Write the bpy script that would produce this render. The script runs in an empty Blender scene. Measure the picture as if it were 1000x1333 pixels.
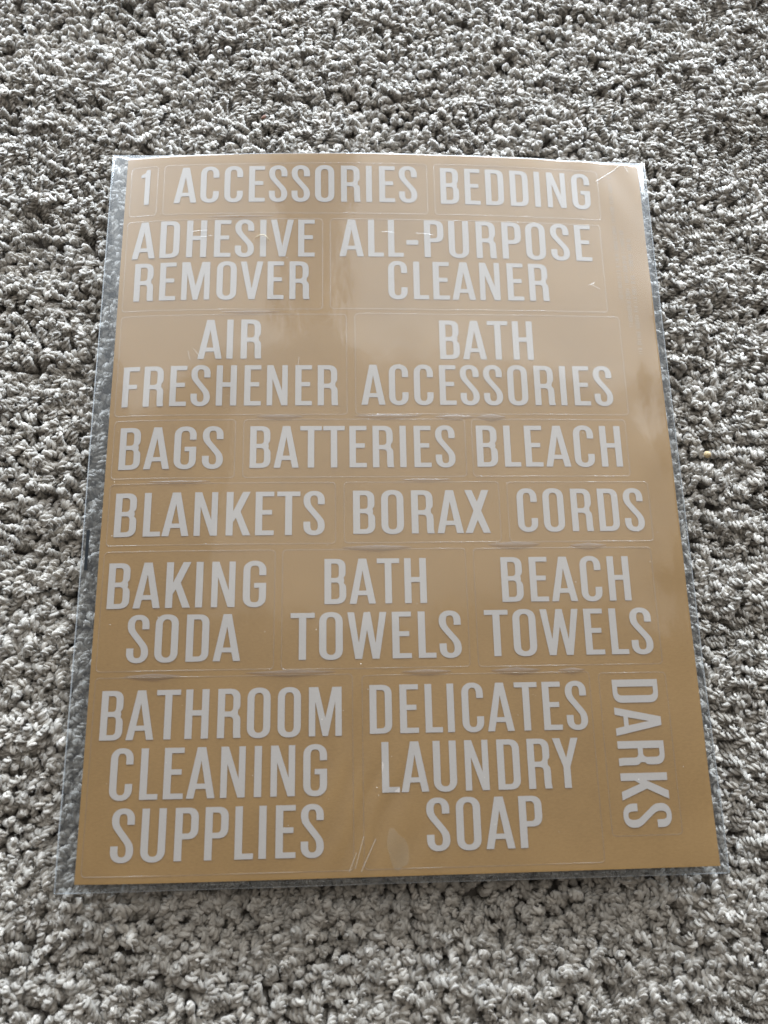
import bpy, math, random
import numpy as np
from mathutils import Vector, Matrix, Euler

S = bpy.context.scene
COL = S.collection
MM = 0.001

# ------------------------------------------------------------------ camera
W, H0 = .2159, .2775            # sheet size in metres
Z0 = .0145                      # nominal height of the sheet face above the carpet backing
cam_d = bpy.data.cameras.new('camera'); cam = bpy.data.objects.new('camera', cam_d); COL.objects.link(cam)
R = Matrix(((0.99868, 0.00665, -0.05093), (-0.01896, 0.96928, -0.24522), (0.04773, 0.24586, 0.96813)))
cam.matrix_world = Matrix.Translation((-.01866, -.08406, .27739 + Z0)) @ R.to_4x4()
cam_d.sensor_fit = 'VERTICAL'; cam_d.sensor_height = 36; cam_d.sensor_width = 27
cam_d.lens = 36 * 1000 / 1333
cam_d.clip_start = .01; cam_d.clip_end = 20
cam_d.dof.use_dof = True; cam_d.dof.focus_distance = .31; cam_d.dof.aperture_fstop = 12
S.camera = cam

# ------------------------------------------------------------------ light
w = bpy.data.worlds.new('World'); S.world = w; w.use_nodes = True
bg = w.node_tree.nodes['Background']; bg.inputs[0].default_value = (1.0, .92, .83, 1); bg.inputs[1].default_value = .22

def area(name, loc, sx, sy, power, col, target):
    d = bpy.data.lights.new(name, 'AREA'); d.shape = 'RECTANGLE'; d.size = sx; d.size_y = sy
    d.energy = power; d.color = col
    o = bpy.data.objects.new(name, d); COL.objects.link(o); o.location = loc
    o.rotation_euler = (Vector(target) - Vector(loc)).to_track_quat('-Z', 'Y').to_euler()
    return o
# window on the far side of the room: two sashes with the mullion between them
area('window_light', (-.73, 1.0, .27), .96, .46, 35, (.78, .885, 1), (-.73, 0, .27))
area('window_light', (.66, 1.0, .27), 1.40, .46, 54, (.78, .885, 1), (.66, 0, .27))
area('window_light', (-.745, 1.0, 1.37), .96, 1.7, 10.5, (.92, .97, 1), (-.745, 0, 1.37))
area('window_light', (.65, 1.0, 1.37), 1.40, 1.7, 18, (.92, .97, 1), (.65, 0, 1.37))
# added unseen lamp for ceiling bounce, sized to place reflection edges on the sleeve
area('ceiling_bounce_fill', (.50, .75, 2.5), 2.1, 1.0, 6.5, (1, .96, .88), (.50, .75, 0))

S.view_settings.view_transform = 'Standard'; S.view_settings.look = 'None'
S.view_settings.exposure = -.1; S.view_settings.gamma = 1
S.cycles.transparent_max_bounces = 16
S.cycles.max_bounces = 7; S.cycles.diffuse_bounces = 3

# ------------------------------------------------------------------ helpers
def mat(name):
    m = bpy.data.materials.new(name); m.use_nodes = True
    return m, m.node_tree, m.node_tree.nodes, m.node_tree.links
def pbsdf(name, col, rough=.5, spec=.5):
    m, t, n, l = mat(name); b = n['Principled BSDF']
    b.inputs['Base Color'].default_value = (*col, 1); b.inputs['Roughness'].default_value = rough
    b.inputs['Specular IOR Level'].default_value = spec
    return m, n, l, b
def link(name, me, parent=None, m=None, label=None, cat=None, group=None, kind=None):
    o = bpy.data.objects.new(name, me); COL.objects.link(o)
    if parent is not None: o.parent = parent
    if m is not None and me is not None:
        me.materials.clear(); me.materials.append(m)
    if label: o['label'] = label
    if cat: o['category'] = cat
    if group: o['group'] = group
    if kind: o['kind'] = kind
    return o
def mesh(name, v, f, smooth=True):
    me = bpy.data.meshes.new(name); me.from_pydata([tuple(map(float, p)) for p in v], [], [tuple(map(int, q)) for q in f])
    if smooth: me.polygons.foreach_set('use_smooth', [True] * len(me.polygons))
    me.update(); return me

rng = np.random.default_rng(7)
def noise2(seed, cell):
    """smooth value noise, vectorised, about -1..1"""
    g = np.random.default_rng(seed).uniform(-1, 1, (256, 256))
    def f(x, y):
        x = np.asarray(x, float) / cell + 97.3; y = np.asarray(y, float) / cell + 61.7
        i = np.floor(x).astype(int); j = np.floor(y).astype(int); a = x - i; b = y - j
        a = a * a * (3 - 2 * a); b = b * b * (3 - 2 * b)
        i0, i1, j0, j1 = i % 256, (i + 1) % 256, j % 256, (j + 1) % 256
        return (g[i0, j0] * (1 - a) + g[i1, j0] * a) * (1 - b) + (g[i0, j1] * (1 - a) + g[i1, j1] * a) * b
    return f

# ------------------------------------------------------------------ the shapes of sheet and sleeve
nA, nB, nC, nD = noise2(1, .045), noise2(2, .018), noise2(3, .008), noise2(4, .03)
def sheet_z(x, y):
    x = np.asarray(x, float); y = np.asarray(y, float)
    u = 2 * x / W; v = np.clip(y / H0 + .5, 0, 1)
    left = np.where(u < 0, .0020, .0008)
    return Z0 + .0012 * (1 - v) ** 3 + .0046 * v ** 3 * (1 - u * u) - left * np.abs(u) ** 7 + .00018 * nA(x, y) + .00003 * nB(x, y) + np.clip((x - .088) / .02, 0, 1) ** 1.5 * .00024 * (nB(x * .5, y) + .6 * nD(x * .4, y + .3))
BX0, BX1, BY0, BY1 = -.1146, .1120, -.1416, .1422
def sleeve_back_z(x, y):
    return Z0 - .0034 + .0010 * np.clip(.5 - np.asarray(y) / H0, 0, 1) ** 4 + .0004 * nA(x + .3, y) + .0002 * nB(x, y + .2)
def sleeve_front_z(x, y):
    x = np.asarray(x, float); y = np.asarray(y, float)
    hw, hh = W / 2, H0 / 2
    # over the sheet the film lies on it; past the sheet's edge it falls to the back film
    cxl = np.clip(x, -hw, hw); cyl = np.clip(y, -hh, hh)
    top = sheet_z(cxl, cyl) + .00055 + .00011 * nB(x + .11, y * .6) + .00026 * nD(x, y * .7) + .00004 * nC(x, y * .5)
    # folds running along the right hand margin and pinches at the top right corner
    fr = np.exp(-((x - .098) / .008) ** 2)
    top = top + fr * (.00012 * np.sin(y * 170 + 1.5 * nA(x, y)) + .00016 * nB(x * 2.2, y * .8))
    tr = np.clip((y - .09) / .05, 0, 1) * np.clip((x + .02) / .12, 0, 1)
    top = top + tr * .0002 * np.sin((x * .85 + y * .5) * 330 + 2 * nA(x, y))
    # crinkles at the middle of the bottom margin
    bt = np.exp(-((x + .012) / .025) ** 2 - ((y + .118) / .03) ** 2)
    top = top + bt * .00026 * np.sin((x * .95 - y * .35) * 620 + 2.5 * nB(x, y))
    back = sleeve_back_z(x, y) + .00012
    tx = np.where(x < 0, np.clip((x - BX0) / (-hw - BX0), 0, 1), np.clip((BX1 - x) / (BX1 - hw), 0, 1))
    ty = np.where(y < 0, np.clip((y - BY0) / (-hh - BY0), 0, 1), np.clip((BY1 - y) / (BY1 - hh), 0, 1))
    t = np.minimum(tx, ty); t = np.sqrt(np.clip(t, 0, 1)) * .6 + t * .4
    return back + (top - back) * t

def surf_grid(xs, ys, fz):
    X, Y = np.meshgrid(xs, ys, indexing='ij'); Z = fz(X, Y)
    v = np.stack([X.ravel(), Y.ravel(), Z.ravel()], 1); n, m = len(xs), len(ys)
    i, j = np.meshgrid(np.arange(n - 1), np.arange(m - 1), indexing='ij'); a = (i * m + j).ravel()
    f = np.stack([a, a + m, a + m + 1, a + 1], 1)
    return v, f

# ------------------------------------------------------------------ carpet
m_yarn, t, n, l = mat('grey_nylon_yarn'); b = n['Principled BSDF']
oi = n.new('ShaderNodeObjectInfo'); uv = n.new('ShaderNodeUVMap'); uv.uv_map = 'UVMap'
mp = n.new('ShaderNodeMapping'); mp.inputs['Scale'].default_value = (9, 1.1, 1)
l.new(uv.outputs[0], mp.inputs[0])
ad = n.new('ShaderNodeVectorMath'); l.new(mp.outputs[0], ad.inputs[0])
cb = n.new('ShaderNodeCombineXYZ'); mu = n.new('ShaderNodeMath'); mu.operation = 'MULTIPLY'; mu.inputs[1].default_value = 57
l.new(oi.outputs['Random'], mu.inputs[0]); l.new(mu.outputs[0], cb.inputs[2]); l.new(cb.outputs[0], ad.inputs[1])
nz = n.new('ShaderNodeTexNoise'); nz.inputs['Scale'].default_value = 1.6; nz.inputs['Detail'].default_value = 4; nz.inputs['Roughness'].default_value = .65
l.new(ad.outputs[0], nz.inputs['Vector'])
rp = n.new('ShaderNodeValToRGB'); rp.color_ramp.elements[0].position = .3; rp.color_ramp.elements[1].position = .72
rp.color_ramp.elements[0].color = (.33, .292, .245, 1); rp.color_ramp.elements[1].color = (.59, .55, .495, 1)
l.new(nz.outputs[0], rp.inputs[0])
hs = n.new('ShaderNodeHueSaturation'); mr = n.new('ShaderNodeMapRange'); mr.inputs[3].default_value = .78; mr.inputs[4].default_value = 1.16
l.new(oi.outputs['Random'], mr.inputs[0]); l.new(mr.outputs[0], hs.inputs['Value']); l.new(rp.outputs[0], hs.inputs['Color'])
l.new(hs.outputs[0], b.inputs['Base Color'])
bp = n.new('ShaderNodeBump'); bp.inputs['Strength'].default_value = .8; bp.inputs['Distance'].default_value = .0003
l.new(nz.outputs[0], bp.inputs['Height']); l.new(bp.outputs[0], b.inputs['Normal'])
b.inputs['Roughness'].default_value = .5; b.inputs['Specular IOR Level'].default_value = .7
b.inputs['Sheen Weight'].default_value = .35; b.inputs['Sheen Roughness'].default_value = .4

def tuft(seed):
    r = random.Random(seed)
    L = r.uniform(10.2, 13.4); curl = r.uniform(.15, 1.0) ** 1 * 2.1; bend0 = r.uniform(-.15, .25)
    plies = 2; pitch = r.uniform(3.2, 4.6); ph0 = r.uniform(0, 6.28)
    side = r.uniform(-.6, .6)
    N = 17
    # centre line
    P = [np.array([0., 0., 0.])]; ds = L / (N - 1)
    for i in range(1, N):
        s = i / (N - 1)
        a = bend0 + curl * max(0, s - .35) ** 1.4 * 1.5
        az = side * s * 1.6
        d = np.array([math.sin(a) * math.cos(az), math.sin(a) * math.sin(az), math.cos(a)])
        P.append(P[-1] + d * ds)
    P = np.array(P); T = np.gradient(P, axis=0); T /= np.linalg.norm(T, axis=1)[:, None]
    V, F, UV = [], [], []
    M = 7
    for k in range(plies):
        base = len(V); off = r.uniform(-.6, .6); rad = r.uniform(.62, .78); cut = r.randint(0, 1)
        for i in range(N):
            s = i / (N - 1); t_ = T[i]
            a = np.cross(t_, [0, 1, 0.02]); a /= np.linalg.norm(a); b_ = np.cross(t_, a)
            ph = ph0 + k * 2 * math.pi / plies + 2 * math.pi * s * L / pitch + off * s
            hr = .55 * (1 + .25 * max(0, s - .8) * 5)
            c = P[i] + (a * math.cos(ph) + b_ * math.sin(ph)) * hr
            rr = rad * (1 + .10 * math.sin(s * 23 + k * 2 + seed))
            if i == N - 1: rr *= .35; c = c - t_ * .25
            elif i == N - 2: rr *= .93
            for j in range(M):
                th = 2 * math.pi * j / M + ph * .5
                q = rr * (1 + .16 * r.uniform(-1, 1))
                V.append(c + (a * math.cos(th) + b_ * math.sin(th)) * q); UV.append((j / M, s * L / 3))
        for i in range(N - 1):
            for j in range(M):
                p0 = base + i * M + j; p1 = base + i * M + (j + 1) % M
                F.append((p0, p1, p1 + M, p0 + M))
        top = base + (N - 1) * M
        F.append(tuple(top + j for j in range(M)))
    # stray fibres
    for k in range(5):
        i0 = r.randint(9, N - 2); c = P[i0].copy(); d = T[i0] * .6 + np.array([r.uniform(-1, 1), r.uniform(-1, 1), r.uniform(-.1, .7)]); d /= np.linalg.norm(d)
        c = c + d * .7; base = len(V); w2 = np.array([r.uniform(-1, 1), r.uniform(-1, 1), r.uniform(-1, 1)]) * .5
        for i in range(4):
            d = d + w2 * .5; d /= np.linalg.norm(d)
            a = np.cross(d, [.3, .2, 1]); a /= np.linalg.norm(a); b_ = np.cross(d, a)
            rr = .055 * (1 - .2 * i)
            for j in range(3):
                th = 2.094 * j; V.append(c + (a * math.cos(th) + b_ * math.sin(th)) * rr); UV.append((.5, .5))
            c = c + d * .55
        for i in range(3):
            for j in range(3):
                p0 = base + i * 3 + j; p1 = base + i * 3 + (j + 1) % 3
                F.append((p0, p1, p1 + 3, p0 + 3))
    me = mesh('yarn_tuft', np.array(V) * MM, F)
    u = me.uv_layers.new(name='UVMap'); UV = np.array(UV)
    vi = np.zeros(len(me.loops), int); me.loops.foreach_get('vertex_index', vi)
    u.data.foreach_set('uv', UV[vi].ravel())
    me.materials.append(m_yarn)
    return me
tc = bpy.data.collections.new('yarn_tufts')
NV = 18
for i in range(NV):
    tc.objects.link(bpy.data.objects.new('yarn_tuft', tuft(i * 13 + 5)))

# where each tuft stands
sp = .00255
gx = np.arange(-.36, .36, sp); gy = np.arange(-.33, .44, sp * .9)
X, Y = np.meshgrid(gx, gy, indexing='ij'); X = X + (np.arange(X.shape[1]) % 2)[None, :] * sp * .5
X = X.ravel() + rng.normal(0, sp * .24, X.size); Y = Y.ravel() + rng.normal(0, sp * .24, Y.size)
c1, c2, c3, c4 = noise2(11, .011), noise2(12, .011), noise2(13, .028), noise2(14, .028)
c5, c6, c7, c8 = noise2(15, .0055), noise2(16, .09), noise2(17, .09), noise2(18, .0065)
lx = .30 * np.clip((X - .09) / .08, 0, 1) + .34 * c1(X, Y) + .26 * c3(X, Y) + .16 * c6(X, Y) + rng.normal(0, .13, X.size) 
ly = .40 * c2(X * .55, Y * 1.35) + .26 * c4(X, Y) + .16 * c7(X, Y) + rng.normal(0, .13, X.size) - .05
scl = .745 + .075 * c5(X, Y) + .12 * c1(X * .6 + .05, Y * 1.3) + .06 * c3(X, Y + .1) + rng.normal(0, .04, X.size)
# direction in which each tip curls: neighbours agree, with strays
az = np.arctan2(ly, lx) + rng.normal(0, .9, X.size)
under = (X > BX0 - .001) & (X < BX1 + .001) & (Y > BY0 - .001) & (Y < BY1 + .001)
zcap = sleeve_back_z(X, Y) - .0004
sz = np.where(under, np.minimum(scl, .82), scl)
lxu = np.where(under, lx * .8, lx); lyu = np.where(under, ly * .8, ly)
pm = bpy.data.meshes.new('carpet_pile'); pm.from_pydata(np.stack([X, Y, np.zeros_like(X)], 1).tolist(), [], [])
def attr(name, typ, key, arr):
    a = pm.attributes.new(name, typ, 'POINT'); a.data.foreach_set(key, arr)
# euler: curl azimuth about z, then lean.  R = lean * rotz
rot = np.zeros((X.size, 3), np.float32)
for i in range(X.size):
    lean = Matrix.Rotation(math.hypot(lxu[i], lyu[i]), 3, Vector((-lyu[i], lxu[i], 0)).normalized() if abs(lxu[i]) + abs(lyu[i]) > 1e-6 else Vector((1, 0, 0)))
    e = (lean @ Matrix.Rotation(az[i], 3, 'Z')).to_euler(); rot[i] = e
attr('rot', 'FLOAT_VECTOR', 'vector', rot.ravel())
sv = np.stack([np.where(under, 1.25, scl * 1.62), np.where(under, 1.25, scl * 1.62), sz], 1).astype(np.float32)
attr('scl', 'FLOAT_VECTOR', 'vector', sv.ravel())
attr('idx', 'INT', 'value', rng.integers(0, NV, X.size).astype(np.int32))
pile = link('carpet_pile', pm, kind='stuff'); pile['label'] = 'twisted grey yarn tufts of the carpet pile'
g = bpy.data.node_groups.new('scatter_tufts', 'GeometryNodeTree')
g.interface.new_socket('Geometry', in_out='INPUT', socket_type='NodeSocketGeometry'); g.interface.new_socket('Geometry', in_out='OUTPUT', socket_type='NodeSocketGeometry')
gi = g.nodes.new('NodeGroupInput'); go = g.nodes.new('NodeGroupOutput')
ip = g.nodes.new('GeometryNodeInstanceOnPoints'); ci = g.nodes.new('GeometryNodeCollectionInfo')
ci.inputs['Collection'].default_value = tc; ci.inputs['Separate Children'].default_value = True; ci.inputs['Reset Children'].default_value = True
def na(nm, ty):
    q = g.nodes.new('GeometryNodeInputNamedAttribute'); q.data_type = ty; q.inputs['Name'].default_value = nm; return q.outputs['Attribute']
ip.inputs['Pick Instance'].default_value = True
er = g.nodes.new('FunctionNodeEulerToRotation')
g.links.new(gi.outputs[0], ip.inputs['Points']); g.links.new(ci.outputs[0], ip.inputs['Instance'])
g.links.new(na('rot', 'FLOAT_VECTOR'), er.inputs[0]); g.links.new(er.outputs[0], ip.inputs['Rotation'])
g.links.new(na('scl', 'FLOAT_VECTOR'), ip.inputs['Scale']); g.links.new(na('idx', 'INT'), ip.inputs['Instance Index'])
g.links.new(ip.outputs[0], go.inputs[0])
md = pile.modifiers.new('scatter', 'NODES'); md.node_group = g

m_back, n, l, b = pbsdf('carpet_backing', (.16, .145, .13), .9, .1)
v, f = surf_grid(np.linspace(-1.5, 1.5, 61), np.linspace(-1.5, 1.5, 61), lambda x, y: .0003 * nA(x, y))
# carpet goes on past the modelled tufts at the height of their mean
link('carpet', mesh('carpet', v, f), m=m_back, kind='structure')

# ------------------------------------------------------------------ materials of sheet and sleeve
m_tan, n, l, b = pbsdf('tan_release_liner', (.44, .275, .105), .42, .35)
tcn = n.new('ShaderNodeTexCoord')
n1 = n.new('ShaderNodeTexNoise'); n1.inputs['Scale'].default_value = 38; n1.inputs['Detail'].default_value = 5
n2 = n.new('ShaderNodeTexNoise'); n2.inputs['Scale'].default_value = 1400; n2.inputs['Detail'].default_value = 3
mp = n.new('ShaderNodeMapping'); mp.inputs['Scale'].default_value = (.55, 1.6, 1)
l.new(tcn.outputs['Object'], n1.inputs['Vector']); l.new(tcn.outputs['Object'], mp.inputs[0]); l.new(mp.outputs[0], n2.inputs['Vector'])
mx = n.new('ShaderNodeMixRGB'); mx.inputs[0].default_value = .5; l.new(n1.outputs[0], mx.inputs[1]); l.new(n2.outputs[0], mx.inputs[2])
rp = n.new('ShaderNodeValToRGB'); rp.color_ramp.elements[0].position = .33; rp.color_ramp.elements[1].position = .67
rp.color_ramp.elements[0].color = (.272, .146, .040, 1); rp.color_ramp.elements[1].color = (.345, .192, .060, 1)
l.new(mx.outputs[0], rp.inputs[0]); l.new(rp.outputs[0], b.inputs['Base Color'])
bp = n.new('ShaderNodeBump'); bp.inputs['Strength'].default_value = .15; bp.inputs['Distance'].default_value = .00005
l.new(n2.outputs[0], bp.inputs['Height']); l.new(bp.outputs[0], b.inputs['Normal'])

m_letter, n, l, b = pbsdf('white_vinyl_lettering', (.62, .575, .55), .5, .35)
tcn = n.new('ShaderNodeTexCoord'); n1 = n.new('ShaderNodeTexNoise'); n1.inputs['Scale'].default_value = 1500
rp = n.new('ShaderNodeValToRGB'); rp.color_ramp.elements[0].color = (.43, .375, .335, 1); rp.color_ramp.elements[1].color = (.49, .435, .39, 1)
l.new(tcn.outputs['Object'], n1.inputs['Vector']); l.new(n1.outputs[0], rp.inputs[0]); l.new(rp.outputs[0], b.inputs['Base Color'])

def film(name, haze, rough, gain, tint=(.96, .975, .985), bump=0, bscale=300, hcol=(.8, .82, .85), graze=.9):
    m, t, n, l = mat(name); out = n['Material Output']; n.remove(n['Principled BSDF'])
    tr = n.new('ShaderNodeBsdfTransparent'); tr.inputs[0].default_value = (*tint, 1)
    gl = n.new('ShaderNodeBsdfGlossy'); gl.inputs['Roughness'].default_value = rough; gl.inputs[0].default_value = (1, 1, 1, 1)
    df = n.new('ShaderNodeBsdfDiffuse'); df.inputs[0].default_value = (*hcol, 1)
    lw = n.new('ShaderNodeLayerWeight'); lw.inputs[0].default_value = .5        # same from both sides of the film
    pw = n.new('ShaderNodeMath'); pw.operation = 'POWER'; pw.inputs[1].default_value = 5; l.new(lw.outputs['Facing'], pw.inputs[0])
    k = n.new('ShaderNodeMath'); k.operation = 'MULTIPLY_ADD'; k.inputs[1].default_value = graze; k.inputs[2].default_value = .04 * gain; k.use_clamp = True
    l.new(pw.outputs[0], k.inputs[0])
    a = n.new('ShaderNodeMixShader'); a.inputs[0].default_value = haze; l.new(tr.outputs[0], a.inputs[1]); l.new(df.outputs[0], a.inputs[2])
    c = n.new('ShaderNodeMixShader'); l.new(k.outputs[0], c.inputs[0]); l.new(a.outputs[0], c.inputs[1]); l.new(gl.outputs[0], c.inputs[2])
    g2 = n.new('ShaderNodeBsdfGlossy'); g2.inputs['Roughness'].default_value = min(.5, .12 + rough * 3); g2.inputs[0].default_value = (1, 1, 1, 1)
    gm = n.new('ShaderNodeMixShader'); gm.inputs[0].default_value = .5
    l.new(gl.outputs[0], gm.inputs[1]); l.new(g2.outputs[0], gm.inputs[2]); l.new(gm.outputs[0], c.inputs[2])
    l.new(c.outputs[0], out.inputs[0])
    if bump:
        tcn = n.new('ShaderNodeTexCoord'); nz = n.new('ShaderNodeTexNoise'); nz.inputs['Scale'].default_value = bscale; nz.inputs['Detail'].default_value = 3
        mp = n.new('ShaderNodeMapping'); mp.inputs['Scale'].default_value = (1, .55, 1)
        l.new(tcn.outputs['Object'], mp.inputs[0]); l.new(mp.outputs[0], nz.inputs['Vector'])
        bp = n.new('ShaderNodeBump'); bp.inputs['Strength'].default_value = 1; bp.inputs['Distance'].default_value = bump
        l.new(nz.outputs[0], bp.inputs['Height']); l.new(bp.outputs[0], gl.inputs['Normal'])
    return m
m_film = film('clear_sleeve_film', .012, .095, 2.0, bump=.00012, bscale=90)
m_backfilm = film('clear_sleeve_back_film', .01, .25, .8, tint=(.80, .815, .83))
m_label = film('clear_sticker_film', .0, .12, .25, tint=(1, 1, 1), graze=.08)
m_ridge = film('kiss_cut_edge', .04, .22, 2.0, tint=(.95, .94, .92), hcol=(.8, .74, .6))
m_seam = film('welded_seam', .2, .25, 1.4, tint=(.9, .93, .95))
m_crease = film('film_crease', .12, .25, 2.0, hcol=(.95, .93, .88))
m_black, *_ = pbsdf('black_printed_mark', (.012, .016, .02), .4)

# ------------------------------------------------------------------ sticker sheet
sheet = link('sticker_sheet', None, label='tan sheet of clear stickers with white lettering inside the clear sleeve', cat='sticker sheet')
sheet.empty_display_size = .02
v, f = surf_grid(np.linspace(-W / 2, W / 2, 109), np.linspace(-H0 / 2, H0 / 2, 139), sheet_z)
# closed slab 0.3 mm thick
def slab(v, f, nx, ny, th):
    n0 = len(v); v2 = np.concatenate([v, v - [0, 0, th]]); f2 = [tuple(q) for q in f] + [tuple(q[::-1] + n0) for q in f]
    idx = lambda i, j: i * ny + j
    for i in range(nx - 1):
        for j in (0, ny - 1):
            a, b_ = idx(i, j), idx(i + 1, j); f2.append((b_, a, a + n0, b_ + n0) if j == 0 else (a, b_, b_ + n0, a + n0))
    for j in range(ny - 1):
        for i in (0, nx - 1):
            a, b_ = idx(i, j), idx(i, j + 1); f2.append((a, b_, b_ + n0, a + n0) if i == 0 else (b_, a, a + n0, b_ + n0))
    return v2, f2
v2, f2 = slab(v, f, 109, 139, .0002)
bpme = mesh('backing_paper', v2, f2)
for i_, p_ in enumerate(bpme.polygons):
    if i_ >= 2 * len(f): p_.use_smooth = False
sides_ = {tuple(sorted(k_)) for p_ in bpme.polygons[2 * len(f):] for k_ in p_.edge_keys}
se_ = bpme.attributes.new('sharp_edge', 'BOOLEAN', 'EDGE')
for i_, e_ in enumerate(bpme.edges): se_.data[i_].value = tuple(sorted(e_.vertices)) in sides_
link('backing_paper', bpme, sheet, m_tan)

# --- lettering: one outline per character, cap height = 1
SV, SH = .137, .106      # stem and bar thickness
def stroke(pts, sv=SV, sh=SH):
    """polygon of a constant pen drawn along a polyline (elliptical pen, mitred)"""
    P = [np.array(p, float) for p in pts]; Lf, Rt = [], []
    def nrm(a, b_):
        d = b_ - a; d /= np.linalg.norm(d); nn = np.array([-d[1], d[0]])
        k = .5 / math.sqrt((nn[0] / sv) ** 2 + (nn[1] / sh) ** 2)
        return d, nn, k
    for i, p in enumerate(P):
        if i == 0: d, nn, k = nrm(P[0], P[1]); o = nn * k
        elif i == len(P) - 1: d, nn, k = nrm(P[-2], P[-1]); o = nn * k
        else:
            d0, n0, k0 = nrm(P[i - 1], p); d1, n1, k1 = nrm(p, P[i + 1])
            det = n0[0] * n1[1] - n0[1] * n1[0]
            if abs(det) < .02: o = (n0 * k0 + n1 * k1) / 2
            else: o = np.array([(k0 * n1[1] - k1 * n0[1]) / det, (n0[0] * k1 - n1[0] * k0) / det])
        Lf.append(p + o); Rt.append(p - o)
    return Lf + Rt[::-1]
def arc(cx, cy, rx, ry, a0, a1, n=9, p=2.35):
    out = []
    for i in range(n + 1):
        a = math.radians(a0 + (a1 - a0) * i / n); c, s = math.cos(a), math.sin(a)
        out.append((cx + rx * math.copysign(abs(c) ** (2 / p), c), cy + ry * math.copysign(abs(s) ** (2 / p), s)))
    return out
def rr(x0, y0, x1, y1, rx, ry):     # all four corners rounded
    return arc(x1 - rx, y1 - ry, rx, ry, 0, 90) + arc(x0 + rx, y1 - ry, rx, ry, 90, 180) + arc(x0 + rx, y0 + ry, rx, ry, 180, 270) + arc(x1 - rx, y0 + ry, rx, ry, 270, 360)
def rd(x0, y0, x1, y1, rx, ry):     # right corners rounded, left square
    return [(x0, y0)] + arc(x1 - rx, y0 + ry, rx, ry, 270, 360) + arc(x1 - rx, y1 - ry, rx, ry, 0, 90) + [(x0, y1)]
def box(x0, y0, x1, y1): return [(x0, y0), (x1, y0), (x1, y1), (x0, y1)]
v_, h_ = SV, SH
O = .012  # overshoot
def cc(w_, end):  # C-like centre line
    a, r_ = v_ / 2, .2
    rx = w_ / 2 - v_ / 2
    top = 1 + O - h_ / 2; bot = -O + h_ / 2
    return rx, top, bot, r_
def gC():
    w_ = .43; rx = (w_ - v_) / 2; cx_ = w_ / 2; t_ = 1 + O - h_ / 2; b_ = -O + h_ / 2; ry = .17
    return [stroke([(cx_ + rx, .69), (cx_ + rx, t_ - ry)] + arc(cx_, t_ - ry, rx, ry, 0, 180, 14)[1:] + arc(cx_, b_ + ry, rx, ry, 180, 360, 14) + [(cx_ + rx, .31)])], w_
def gG():
    w_ = .45; rx = (w_ - v_) / 2; cx_ = w_ / 2; t_ = 1 + O - h_ / 2; b_ = -O + h_ / 2; ry = .17
    return [stroke([(cx_ + rx, .69), (cx_ + rx, t_ - ry)] + arc(cx_, t_ - ry, rx, ry, 0, 180, 14)[1:] + arc(cx_, b_ + ry, rx, ry, 180, 360, 14) + [(cx_ + rx, .52 - h_ / 2), (cx_ - .01, .52 - h_ / 2)])], w_
def gS():
    w_ = .425; rx = (w_ - v_) / 2; cx_ = w_ / 2; t_ = 1 + O - h_ / 2; b_ = -O + h_ / 2; ry = .165
    up = [(cx_ + rx, .70), (cx_ + rx, t_ - ry)] + arc(cx_, t_ - ry, rx, ry, 0, 180, 14)[1:]
    spine = [(cx_ - rx + .004, .735), (cx_ - rx + .022, .672), (cx_ - rx + .06, .612), (cx_, .5), (cx_ + rx - .06, .388), (cx_ + rx - .022, .328), (cx_ + rx - .004, .265)]
    lo = arc(cx_, b_ + ry, rx, ry, 0, -180, 14) + [(cx_ - rx, .30)]
    return [stroke(up + spine + lo)], w_
def gU():
    w_ = .45; rx = (w_ - v_) / 2; cx_ = w_ / 2; b_ = -O + h_ / 2; ry = .17
    return [stroke([(cx_ - rx, 1)] + arc(cx_, b_ + ry, rx, ry, 180, 360, 16) + [(cx_ + rx, 1)])], w_
G = {}
G['O'] = ([rr(0, -O, .45, 1 + O, .225, .225), rr(v_, -O + h_, .45 - v_, 1 + O - h_, .087, .115)], .45)
G['C'] = gC(); G['G'] = gG(); G['S'] = gS(); G['U'] = gU()
G['D'] = ([rd(0, 0, .44, 1, .2, .2), rd(v_, h_, .44 - v_, 1 - h_, .07, .10)], .44)
G['B'] = ([[(0, 0)] + arc(.24, .2, .2, .2, 270, 360) + arc(.24, .34, .2, .16, 0, 45, 4) + [(.402, .515)] + arc(.235, .68, .195, .14, -42, 0, 3) + arc(.235, .81, .195, .19, 0, 90) + [(0, 1)],
           rd(v_, h_, .44 - v_, .472, .07, .09), rd(v_, .472 + h_ * .95, .43 - v_, 1 - h_, .07, .09)], .44)
G['P'] = ([[(0, 0), (v_, 0), (v_, .405)] + arc(.24, .605, .19, .2, 270, 360) + arc(.24, .8, .19, .2, 0, 90) + [(0, 1)],
           rd(v_, .405 + h_, .43 - v_, 1 - h_, .07, .1)], .43)
G['R'] = ([[(0, 0), (v_, 0), (v_, .43), (.2, .43)] + arc(.225, .35, .08, .08, 90, 0, 4) + [(.305, .1), (.315, 0), (.455, 0), (.443, .1), (.443, .33)] + arc(.35, .37, .09, .10, 0, 60, 4)[1:] + [(.39, .495)] + arc(.235, .66, .2, .14, -40, 0, 3) + arc(.235, .8, .2, .2, 0, 90) + [(0, 1)],
           rd(v_, .43 + h_, .435 - v_, 1 - h_, .07, .1)], .45)
G['I'] = ([box(0, 0, v_, 1)], v_)
G['H'] = ([[(0, 0), (v_, 0), (v_, .465), (.45 - v_, .465), (.45 - v_, 0), (.45, 0), (.45, 1), (.45 - v_, 1), (.45 - v_, .575), (v_, .575), (v_, 1), (0, 1)]], .45)
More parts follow.
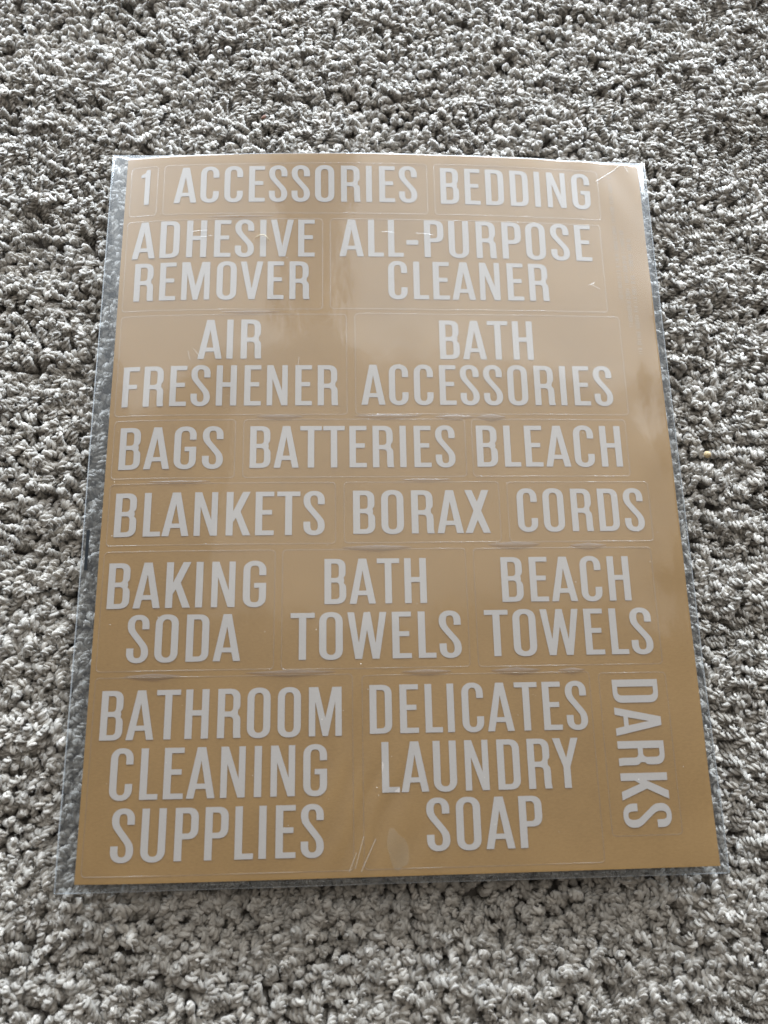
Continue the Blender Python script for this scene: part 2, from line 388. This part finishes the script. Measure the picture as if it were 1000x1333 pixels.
G['E'] = ([[(0, 0), (.37, 0), (.37, h_), (v_, h_), (v_, .47), (.33, .47), (.33, .47 + h_), (v_, .47 + h_), (v_, 1 - h_), (.37, 1 - h_), (.37, 1), (0, 1)]], .37)
G['F'] = ([[(0, 0), (v_, 0), (v_, .45), (.32, .45), (.32, .45 + h_), (v_, .45 + h_), (v_, 1 - h_), (.365, 1 - h_), (.365, 1), (0, 1)]], .365)
G['L'] = ([[(0, 0), (.34, 0), (.34, h_), (v_, h_), (v_, 1), (0, 1)]], .34)
G['T'] = ([[(.231 - v_ / 2, 0), (.231 + v_ / 2, 0), (.231 + v_ / 2, 1 - h_), (.462, 1 - h_), (.462, 1), (0, 1), (0, 1 - h_), (.231 - v_ / 2, 1 - h_)]], .462)
G['A'] = ([[(0, 0), (.137, 0), (.172, .185), (.358, .185), (.393, 0), (.53, 0), (.345, 1), (.185, 1)], [(.19, .285), (.34, .285), (.265, .735)]], .53)
G['V'] = ([[(.19, 0), (.33, 0), (.515, 1), (.378, 1), (.26, .275), (.137, 1), (0, 1)]], .515)
G['N'] = ([[(0, 0), (.122, 0), (.122, .66), (.325, 0), (.46, 0), (.46, 1), (.338, 1), (.338, .36), (.14, 1), (0, 1)]], .46)
G['M'] = ([[(0, 0), (.125, 0), (.125, .70), (.268, 0), (.372, 0), (.515, .70), (.515, 0), (.64, 0), (.64, 1), (.458, 1), (.32, .37), (.182, 1), (0, 1)]], .64)
G['W'] = ([[(.145, 0), (.275, 0), (.375, .62), (.475, 0), (.605, 0), (.75, 1), (.62, 1), (.535, .34), (.438, 1), (.312, 1), (.215, .34), (.13, 1), (0, 1)]], .75)
G['X'] = ([[(0, 0), (.145, 0), (.255, .30), (.365, 0), (.51, 0), (.333, .515), (.50, 1), (.355, 1), (.255, .725), (.155, 1), (.01, 1), (.177, .515)]], .51)
G['Y'] = ([[(.255 - v_ / 2, 0), (.255 + v_ / 2, 0), (.255 + v_ / 2, .42), (.51, 1), (.365, 1), (.255, .60), (.145, 1), (0, 1), (.255 - v_ / 2, .42)]], .51)
G['K'] = ([[(0, 0), (v_, 0), (v_, .30), (.195, .405), (.335, 0), (.485, 0), (.285, .545), (.475, 1), (.325, 1), (v_, .55), (v_, 1), (0, 1)]], .485)
G['1'] = ([[(.115, 0), (.115 + v_, 0), (.115 + v_, 1), (.15, 1), (.115, .90), (0, .86), (0, .775), (.115, .79)]], .253)
G['-'] = ([box(0, .33, .26, .33 + h_ + .02)], .26)
SB = dict(O=(.07, .07), C=(.07, .055), G=(.07, .075), S=(.05, .05), U=(.078, .078), D=(.085, .07), B=(.085, .055), P=(.085, .035), R=(.085, .05), I=(.085, .085), H=(.085, .085),
          E=(.085, .045), F=(.085, .02), L=(.085, .015), T=(.015, .015), A=(.015, .015), V=(.015, .015), N=(.085, .085), M=(.085, .085), W=(.02, .02), X=(.02, .02), Y=(.01, .01), K=(.085, .01))
SB['1'] = (.03, .09); SB['-'] = (.05, .05)
CAP = .0165
glyph_mesh = {}
for ch, (loops, wd) in G.items():
    cu = bpy.data.curves.new('letter', 'CURVE'); cu.dimensions = '2D'; cu.fill_mode = 'BOTH'; cu.extrude = .000012
    for lp in loops:
        pts = [lp[0]]
        for p in lp[1:]:
            if abs(p[0] - pts[-1][0]) + abs(p[1] - pts[-1][1]) > 1e-4: pts.append(p)
        if abs(pts[0][0] - pts[-1][0]) + abs(pts[0][1] - pts[-1][1]) < 1e-4: pts.pop()
        s_ = cu.splines.new('POLY'); s_.points.add(len(pts) - 1); s_.use_cyclic_u = True
        for q, p in zip(s_.points, pts): q.co = ((p[0] - wd / 2) * CAP, p[1] * CAP, 0, 1)
    tmp = bpy.data.objects.new('tmp', cu)
    me = bpy.data.meshes.new_from_object(tmp); me.name = 'letter'
    bpy.data.objects.remove(tmp); bpy.data.curves.remove(cu)
    me.materials.clear(); me.materials.append(m_letter); glyph_mesh[ch] = me
def normal_at(x, y, fz=sheet_z, e=.002):
    dx = float(fz(x + e, y) - fz(x - e, y)) / (2 * e); dy = float(fz(x, y + e) - fz(x, y - e)) / (2 * e)
    return Vector((-dx, -dy, 1)).normalized()
def place_letter(ch, x, y, sx, sy, turn, parent):
    """x,y = foot centre of the letter; tangent to the sheet"""
    c = Matrix.Rotation(turn, 2) @ Vector((0, CAP / 2))
    mx_, my_ = x + c.x, y + c.y
    nn = normal_at(mx_, my_)
    q = Vector((0, 0, 1)).rotation_difference(nn).to_matrix() @ Matrix.Rotation(turn, 3, 'Z')
    mid = Vector((mx_, my_, float(sheet_z(mx_, my_)))) + nn * .00013
    o = bpy.data.objects.new('letter', glyph_mesh[ch]); COL.objects.link(o); o.parent = parent
    o.matrix_local = Matrix.Translation(mid) @ q.to_4x4() @ Matrix.Translation((0, -CAP / 2 * sy, 0)) @ Matrix.Diagonal((sx, sy, 1, 1))
def word(txt, x0, x1, yb, parent, turn=0):
    adv, pos = 0, []
    for i, ch in enumerate(txt):
        wd = G[ch][1]; l_, r_ = SB[ch]
        if i == 0: l_ = 0
        elif (txt[i - 1] + ch) in ('AT', 'TA', 'AV', 'VE', 'LE'): l_ -= .0
        pos.append(adv + l_ + wd / 2); adv += l_ + wd + r_
    adv -= SB[txt[-1]][1]
    k = abs(x1 - x0) / (adv * CAP)
    for ch, p in zip(txt, pos):
        s_ = p * CAP * k
        if turn == 0: place_letter(ch, x0 + s_, yb, k, 1, 0, parent)
        else: place_letter(ch, yb, x0 - s_, k, 1, turn, parent)
    return k
def rounded_path(x0, y0, x1, y1, r_, step=.0015):
    P = []
    def seg(a, b_):
        n_ = max(1, int(math.dist(a, b_) / step))
        for i in range(n_): P.append((a[0] + (b_[0] - a[0]) * i / n_, a[1] + (b_[1] - a[1]) * i / n_))
    def co(cx_, cy_, a0):
        for i in range(5): a = math.radians(a0 + 90 * i / 5); P.append((cx_ + r_ * math.cos(a), cy_ + r_ * math.sin(a)))
    seg((x0 + r_, y0), (x1 - r_, y0)); co(x1 - r_, y0 + r_, 270); seg((x1, y0 + r_), (x1, y1 - r_)); co(x1 - r_, y1 - r_, 0)
    seg((x1 - r_, y1), (x0 + r_, y1)); co(x0 + r_, y1 - r_, 90); seg((x0, y1 - r_), (x0, y0 + r_)); co(x0 + r_, y0 + r_, 180)
    return P
nE, nF = noise2(31, .012), noise2(32, .004)
def ridge(path, fz, width, height, closed=True, lift=.00002):
    n_ = len(path); V, F = [], []
    for i, (x, y) in enumerate(path):
        a = path[(i - 1) % n_] if closed or i else path[0]; c = path[(i + 1) % n_] if closed or i < n_ - 1 else path[-1]
        d = Vector((c[0] - a[0], c[1] - a[1])); d = d.normalized() if d.length else Vector((1, 0)); nn = Vector((-d.y, d.x))
        hh = height(x, y) if callable(height) else height
        if not closed: 
            e = min(i, n_ - 1 - i) / (n_ / 2); hh *= min(1, e * 2.5 + .1)
        for k, z in ((-1, -.00002), (-.45, hh * .85), (.1, hh), (1, -.00002)):
            px, py = x + nn.x * k * width / 2, y + nn.y * k * width / 2
            V.append((px, py, float(fz(px, py)) + lift + z))
    for i in range(n_ if closed else n_ - 1):
        j = (i + 1) % n_
        for k in range(3): F.append((i * 4 + k, j * 4 + k, j * 4 + k + 1, i * 4 + k + 1))
    return V, F
# sticker rectangles (mm), its words: text, x0, x1, baseline
LABELS = [
 ('1', (-105.8, 111.2, -94.6, 134.2), [('1', -101.6, -97.8, 116.4)]),
 ('ACCESSORIES', (-91.9, 111.2, 16.2, 134.2), [('ACCESSORIES', -87.6, 12.0, 116.4)]),
 ('BEDDING', (19.2, 111.2, 89.1, 134.3), [('BEDDING', 21.7, 85.3, 116.1)]),
 ('ADHESIVE REMOVER', (-106.0, 68.6, -26.9, 108.6), [('ADHESIVE', -103.5, -30.1, 91.6), ('REMOVER', -101.7, -32.2, 72.9)]),
 ('ALL-PURPOSE CLEANER', (-23.8, 68.8, 88.2, 108.6), [('ALL-PURPOSE', -20.1, 83.8, 91.8), ('CLEANER', -.7, 64.5, 73.2)]),
 ('AIR FRESHENER', (-106.0, 24.6, -17.5, 66.4), [('AIR', -75.3, -50.7, 47.6), ('FRESHENER', -103.5, -21.0, 28.3)]),
 ('BATH ACCESSORIES', (-14.2, 24.7, 92.6, 66.8), [('BATH', 19.1, 56.4, 47.6), ('ACCESSORIES', -12.0, 87.0, 28.5)]),
 ('BAGS', (-105.6, -.3, -59.8, 22.6), [('BAGS', -103.1, -64.2, 3.3)]),
 ('BATTERIES', (-56.7, -.3, 27.6, 22.6), [('BATTERIES', -54.2, 23.5, 3.4)]),
 ('BLEACH', (30.2, -.3, 90.8, 22.6), [('BLEACH', 31.8, 88.3, 3.5)]),
 ('BLANKETS', (-105.6, -25.7, -22.1, -2.4), [('BLANKETS', -103.1, -26.1, -22.4)]),
 ('BORAX', (-18.9, -25.6, 39.4, -2.4), [('BORAX', -15.6, 35.6, -22.2)]),
 ('CORDS', (42.6, -25.7, 97.2, -2.6), [('CORDS', 46.0, 94.5, -21.8)]),
 ('BAKING SODA', (-106.0, -70.6, -44.1, -28), [('BAKING', -103.8, -47.2, -48.6), ('SODA', -95.7, -55.8, -67.6)]),
 ('BATH TOWELS', (-41.4, -70.9, 25.6, -28), [('BATH', -26.2, 10.9, -48.0), ('TOWELS', -38.3, 22.8, -67.6)]),
 ('BEACH TOWELS', (28.6, -71.0, 95.6, -28.1), [('BEACH', 38.5, 86.5, -48.0), ('TOWELS', 31.4, 92.9, -67.4)]),
 ('BATHROOM CLEANING SUPPLIES', (-105.9, -136.6, -16.4, -72.8), [('BATHROOM', -103.1, -20.2, -93.6), ('CLEANING', -98.5, -25.3, -112.9), ('SUPPLIES', -96.8, -26.4, -132.2)]),
 ('DELICATES LAUNDRY SOAP', (-13.0, -136.5, 68.2, -73.4), [('DELICATES', -10.5, 66.5, -93.2), ('LAUNDRY', -6.6, 62.2, -112.5), ('SOAP', 8.2, 47.8, -131.2)]),
 ('DARKS', (71.6, -128.4, 96.1, -74.0), [('DARKS', -76.4, -125.9, 76.2)]),
]
for nm, (x0, y0, x1, y1), words in LABELS:
    x0, y0, x1, y1 = [q * MM for q in (x0, y0, x1, y1)]
    v, f = surf_grid(np.linspace(x0, x1, max(4, int((x1 - x0) / .003))), np.linspace(y0, y1, max(4, int((y1 - y0) / .003))), lambda x, y: sheet_z(x, y) + .00006)
    lab = link('sticker', mesh('sticker', v, f), sheet, m_label)
    lab['label'] = 'clear sticker with the white lettering ' + nm
    path = rounded_path(x0, y0, x1, y1, .0014)
    hf = lambda x, y: -.00003 + .00016 * max(0, float(nE(x, y)) + .35) + .00004 * abs(float(nF(x, y)))
    V, F = ridge(path, sheet_z, .00036, hf, True, .00006)
    link('cut_edge', mesh('cut_edge', V, F), lab, m_ridge)
    for txt, a, b_, yb in words:
        k = word(txt, a * MM, b_ * MM, yb * MM, lab, -math.pi / 2 if nm == 'DARKS' else 0)
        print('word', txt, round(k, 3))

# lifted pockets of sticker film along the cut lines
def dome(cx_, cy_, a, b_, hgt, bow):
    V, F = [(cx_, cy_ + bow, float(sheet_z(cx_, cy_)) + .0001 + hgt)], []
    NR, NT = 5, 28
    for i in range(1, NR + 1):
        r_ = i / NR
        for j in range(NT):
            th = 2 * math.pi * j / NT; s_ = math.sin(th)
            x = cx_ + a * r_ * math.cos(th); y = cy_ + b_ * r_ * s_ * (1 - .5 * abs(math.cos(th))) + bow * (1 - (r_ * math.cos(th)) ** 2)
            V.append((x, y, float(sheet_z(x, y)) + .00008 + hgt * (1 - r_ * r_)))
    for j in range(NT): F.append((0, 1 + j, 1 + (j + 1) % NT))
    for i in range(NR - 1):
        for j in range(NT):
            p = 1 + i * NT + j; q = 1 + i * NT + (j + 1) % NT; F.append((p, p + NT, q + NT, q))
    return V, F
m_pocket = film('lifted_sticker_film', .03, .2, .9, tint=(.86, .82, .75))  # tint darkened to carry the shadow along the lifted folds
for (x, y, a, b_) in [(-43, 23.9, 9, 1.1), (-2, 24, 13, 1.1), (24, 23.7, 8, 1.2), (38, 23.6, 6, 1.5), (-80, -1.6, 12, .8), (12, -1.4, 10, .8),
                      (-7, -27.3, 13, 1.3), (44, -26.6, 10, 1.5), (72, -27.2, 7, 1.4), (-86, -72.4, 10, 1.3), (-38, -71.8, 16, 1.2), (10, -72.3, 9, 1.2),
                      (42, -72.4, 9, 1.4), (62, -72.6, 5, 1.1), (-60, 110, 14, .8), (-55, 67.6, 12, .8)]:
    V, F = dome(x * MM, y * MM, a * MM, b_ * MM, .00036, -.0004)
    link('air_pocket', mesh('air_pocket', V, F), sheet, m_pocket)

# tiny embossed lines of print running up the right hand margin: unreadable ridges
V, F = [], []
rr_ = random.Random(3)
for (xc, ya, yb_) in [(97.5, 63, 107), (100.3, 51, 103), (94.5, 75, 132)]:
    y = ya
    while y < yb_:
        if rr_.random() > .12:
            w_ = rr_.uniform(.7, 1.0)
            for dy in ((0,) if rr_.random() < .4 else (0, .42)):
                x0, x1 = (xc - w_) * MM, (xc + w_) * MM; yy = (y + dy) * MM; hh = .00009
                base = len(V)
                for (px, py, z) in ((x0, yy - .0001, 0), (x1, yy - .0001, 0), (x1, yy + .0001, 0), (x0, yy + .0001, 0), (x0, yy, hh), (x1, yy, hh)):
                    V.append((px, py, float(sheet_z(px, py)) + .00003 + z))
                F += [tuple(base + q for q in t_) for t_ in ((0, 1, 5, 4), (3, 4, 5, 2), (0, 4, 3), (1, 2, 5))]
        y += rr_.uniform(.85, 1.15)
m_print = film('embossed_print', .2, .3, 1.5, hcol=(.85, .8, .7), graze=.3)
link('fine_print', mesh('fine_print', V, F, False), sheet, m_print, kind='stuff')

# ------------------------------------------------------------------ clear sleeve
sleeve = link('plastic_sleeve', None, label='clear plastic sleeve lying on the grey carpet around the tan sheet', cat='plastic sleeve')
sleeve.empty_display_size = .02
xs = np.unique(np.concatenate([np.linspace(BX0, -W / 2 + .001, 9), np.linspace(-W / 2 + .001, W / 2 - .001, 240), np.linspace(W / 2 - .001, BX1, 7)]))
ys = np.unique(np.concatenate([np.linspace(BY0, -H0 / 2 + .001, 7), np.linspace(-H0 / 2 + .001, H0 / 2 - .001, 290), np.linspace(H0 / 2 - .001, BY1, 7)]))
v, f = surf_grid(xs, ys, sleeve_front_z); link('front_film', mesh('front_film', v, f), sleeve, m_film)
v, f = surf_grid(np.linspace(BX0, BX1, 90), np.linspace(BY0, BY1, 110), sleeve_back_z); link('back_film', mesh('back_film', v, f), sleeve, m_backfilm)
def tube(path, r_, sides=6):
    V, F = [], []; n_ = len(path); P = [Vector(p) for p in path]
    for i, p in enumerate(P):
        d = (P[min(i + 1, n_ - 1)] - P[max(i - 1, 0)]).normalized()
        a = d.cross(Vector((0, 0, 1))); a = a.normalized() if a.length > 1e-4 else Vector((1, 0, 0)); b_ = d.cross(a)
        ra = r_(i / (n_ - 1)) if callable(r_) else r_
        for j in range(sides):
            th = 2 * math.pi * j / sides; V.append(p + (a * math.cos(th) + b_ * math.sin(th)) * ra)
    for i in range(n_ - 1):
        for j in range(sides):
            p0 = i * sides + j; p1 = i * sides + (j + 1) % sides; F.append((p0, p1, p1 + sides, p0 + sides))
    F.append(tuple(range(sides))[::-1]); F.append(tuple(len(V) - sides + j for j in range(sides)))
    return V, F
def edge(nm, pts, r_):
    path = []
    for a, b_ in zip(pts[:-1], pts[1:]):
        for i in range(60):
            x = a[0] + (b_[0] - a[0]) * i / 59; y = a[1] + (b_[1] - a[1]) * i / 59
            path.append((x, y, float(sleeve_front_z(np.clip(x, BX0, BX1), np.clip(y, BY0, BY1))) + .0001))
    V, F = tube(path, r_); link(nm, mesh(nm, V, F), sleeve, m_seam)
edge('side_seam', [(BX0, BY0), (BX0, BY1)], .00022)
edge('side_seam', [(BX1, BY0), (BX1, BY1)], .00020)
edge('bottom_seam', [(BX0 + .0004, BY0), (BX1 - .0004, BY0)], .00016)
edge('opening_edge', [(BX0 + .0004, BY1), (BX1 - .0004, BY1)], .00018)
# black printed mark at the left margin
xs_, ys_ = np.linspace(-.1132, -.1119, 3), np.linspace(-.0343, -.0194, 12)
v, f = surf_grid(xs_, ys_, lambda x, y: sleeve_front_z(x, y) + .0002); link('black_mark', mesh('black_mark', v, f), sleeve, m_black)
# creases that catch the light
def crease(pts, wd, hgt):
    path = []
    for a, b_ in zip(pts[:-1], pts[1:]):
        for i in range(8): path.append(((a[0] + (b_[0] - a[0]) * i / 8) * MM, (a[1] + (b_[1] - a[1]) * i / 8) * MM))
    path.append((pts[-1][0] * MM, pts[-1][1] * MM))
    V, F = ridge(path, sleeve_front_z, wd * MM, hgt * MM, False, .00003)
    link('crease', mesh('crease', V, F), sleeve, m_crease)
for pts, wd, hg in [([(-79, 103), (-73, 103.4)], .35, .10), ([(-3, 102.5), (2, 102.2)], .45, .12), ([(11, 102), (18, 101.4)], .35, .10), ([(-76, 100.4), (-71, 100.9)], .3, .08),
                    ([(82, 81), (85.5, 79)], .3, .08), ([(84, 82), (81, 80.5)], .25, .06), ([(97, 136), (101, 139), (103, 135)], .5, .15),
                    ([(97.5, 136), (88, 129)], .4, .06), ([(-16, -136), (-13, -126)], .3, .08), ([(-14, -137), (-9, -127)], .35, .1), ([(-18, -137), (-15.5, -131)], .25, .08),
                    ([(-36, 48), (-36.4, 44)], .25, .05), ([(-77, 52), (-74.5, 48.5)], .25, .05), ([(-79, 51), (-78, 47)], .25, .05)]:
    crease(pts, wd, hg)
# pale oval haze painted in place of a light reflection near the bottom edge
m_oval_reflection = film('painted_reflection', .035, .3, .6, hcol=(.9, .82, .7), graze=.3)
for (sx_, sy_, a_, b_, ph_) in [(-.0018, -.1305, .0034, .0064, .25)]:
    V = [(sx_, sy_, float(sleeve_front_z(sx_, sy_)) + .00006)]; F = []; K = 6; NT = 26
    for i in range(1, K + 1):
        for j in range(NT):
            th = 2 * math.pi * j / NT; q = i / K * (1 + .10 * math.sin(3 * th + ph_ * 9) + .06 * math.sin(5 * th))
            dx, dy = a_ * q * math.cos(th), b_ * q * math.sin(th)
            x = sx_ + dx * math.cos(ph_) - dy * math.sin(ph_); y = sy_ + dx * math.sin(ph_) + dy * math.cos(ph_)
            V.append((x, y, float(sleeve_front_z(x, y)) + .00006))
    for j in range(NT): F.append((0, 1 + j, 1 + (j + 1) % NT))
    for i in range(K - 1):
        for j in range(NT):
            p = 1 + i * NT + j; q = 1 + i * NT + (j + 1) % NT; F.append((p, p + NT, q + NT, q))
    link('painted_reflection_oval', mesh('painted_reflection_oval', V, F), sleeve, m_oval_reflection)
# dust lying on the sleeve
V, F = [], []
for _ in range(90):
    x, y = rng.uniform(-.105, .10), rng.uniform(-.135, .135); r_ = rng.uniform(.00006, .00016); z = float(sleeve_front_z(x, y)) + r_ * .6; base = len(V)
    for (dx, dy, dz) in ((1, 0, 0), (-1, 0, 0), (0, 1, 0), (0, -1, 0), (0, 0, 1), (0, 0, -1)):
        V.append((x + dx * r_ * rng.uniform(.7, 1.8), y + dy * r_ * rng.uniform(.7, 1.4), z + dz * r_))
    F += [tuple(base + q for q in t_) for t_ in ((0, 2, 4), (2, 1, 4), (1, 3, 4), (3, 0, 4), (2, 0, 5), (1, 2, 5), (3, 1, 5), (0, 3, 5))]
m_dust, *_ = pbsdf('pale_dust', (.75, .7, .62), .8)
link('dust', mesh('dust', V, F), m=m_dust, kind='stuff')['label'] = 'pale dust specks scattered on the sleeve'

# curled lint fibre on the sleeve, between the S and the I of ADHESIVE
m_lint, *_ = pbsdf('golden_fibre', (.72, .60, .40), .5)
path = []
for i in range(14):
    a = math.radians(150 - 150 * i / 13); x = -.0515 + .0026 * math.cos(a) + .0002 * i / 13; y = .0985 + .0022 * math.sin(a)
    path.append((x, y, float(sleeve_front_z(x, y)) + .00018 + .0005 * math.sin(math.pi * i / 13)))
V, F = tube(path, lambda t_: .00016 * (1.1 - .5 * abs(2 * t_ - 1)), 5)
link('lint_fibre', mesh('lint_fibre', V, F), m=m_lint, label='tiny curled golden fibre lying over the S and I of ADHESIVE', cat='lint')

# the yellowish crumb on the carpet to the right of the sleeve
m_crumb, n, l, b = pbsdf('yellow_crumb', (.62, .46, .24), .6)
nz = n.new('ShaderNodeTexNoise'); nz.inputs['Scale'].default_value = 900; bp = n.new('ShaderNodeBump'); bp.inputs['Distance'].default_value = .0002
l.new(nz.outputs[0], bp.inputs['Height']); l.new(bp.outputs[0], b.inputs['Normal'])
import bmesh
bm = bmesh.new(); bmesh.ops.create_icosphere(bm, subdivisions=3, radius=.0014)
rc = random.Random(9)
for q in bm.verts: q.co *= 1 + .06 * math.sin(q.co.x * 3000) * math.cos(q.co.y * 2500) + rc.uniform(-.02, .02); q.co.z *= .85
me = bpy.data.meshes.new('crumb'); bm.to_mesh(me); bm.free(); me.polygons.foreach_set('use_smooth', [True] * len(me.polygons))
o = link('crumb', me, m=m_crumb, label='small round yellowish crumb on the grey carpet right of the sleeve', cat='crumb'); o.location = (.1238, .0094, .0113)

# a speck of dried leaf caught in the pile above the sheet
m_speck, *_ = pbsdf('red_brown_speck', (.16, .055, .02), .6)
bm = bmesh.new(); bmesh.ops.create_icosphere(bm, subdivisions=2, radius=.0011)
for q in bm.verts: q.co.x *= 1.3 + .2 * math.sin(q.co.y * 4000); q.co.y *= .6; q.co.z *= .5; q.co *= 1 + rc.uniform(-.12, .12)
me = bpy.data.meshes.new('leaf_speck'); bm.to_mesh(me); bm.free()
o = link('leaf_speck', me, m=m_speck, label='tiny red-brown speck in the grey carpet above the top edge of the sleeve', cat='speck')
o.location = (-0.0525, 0.1633, .0105); o.rotation_euler = (.3, .2, .9)
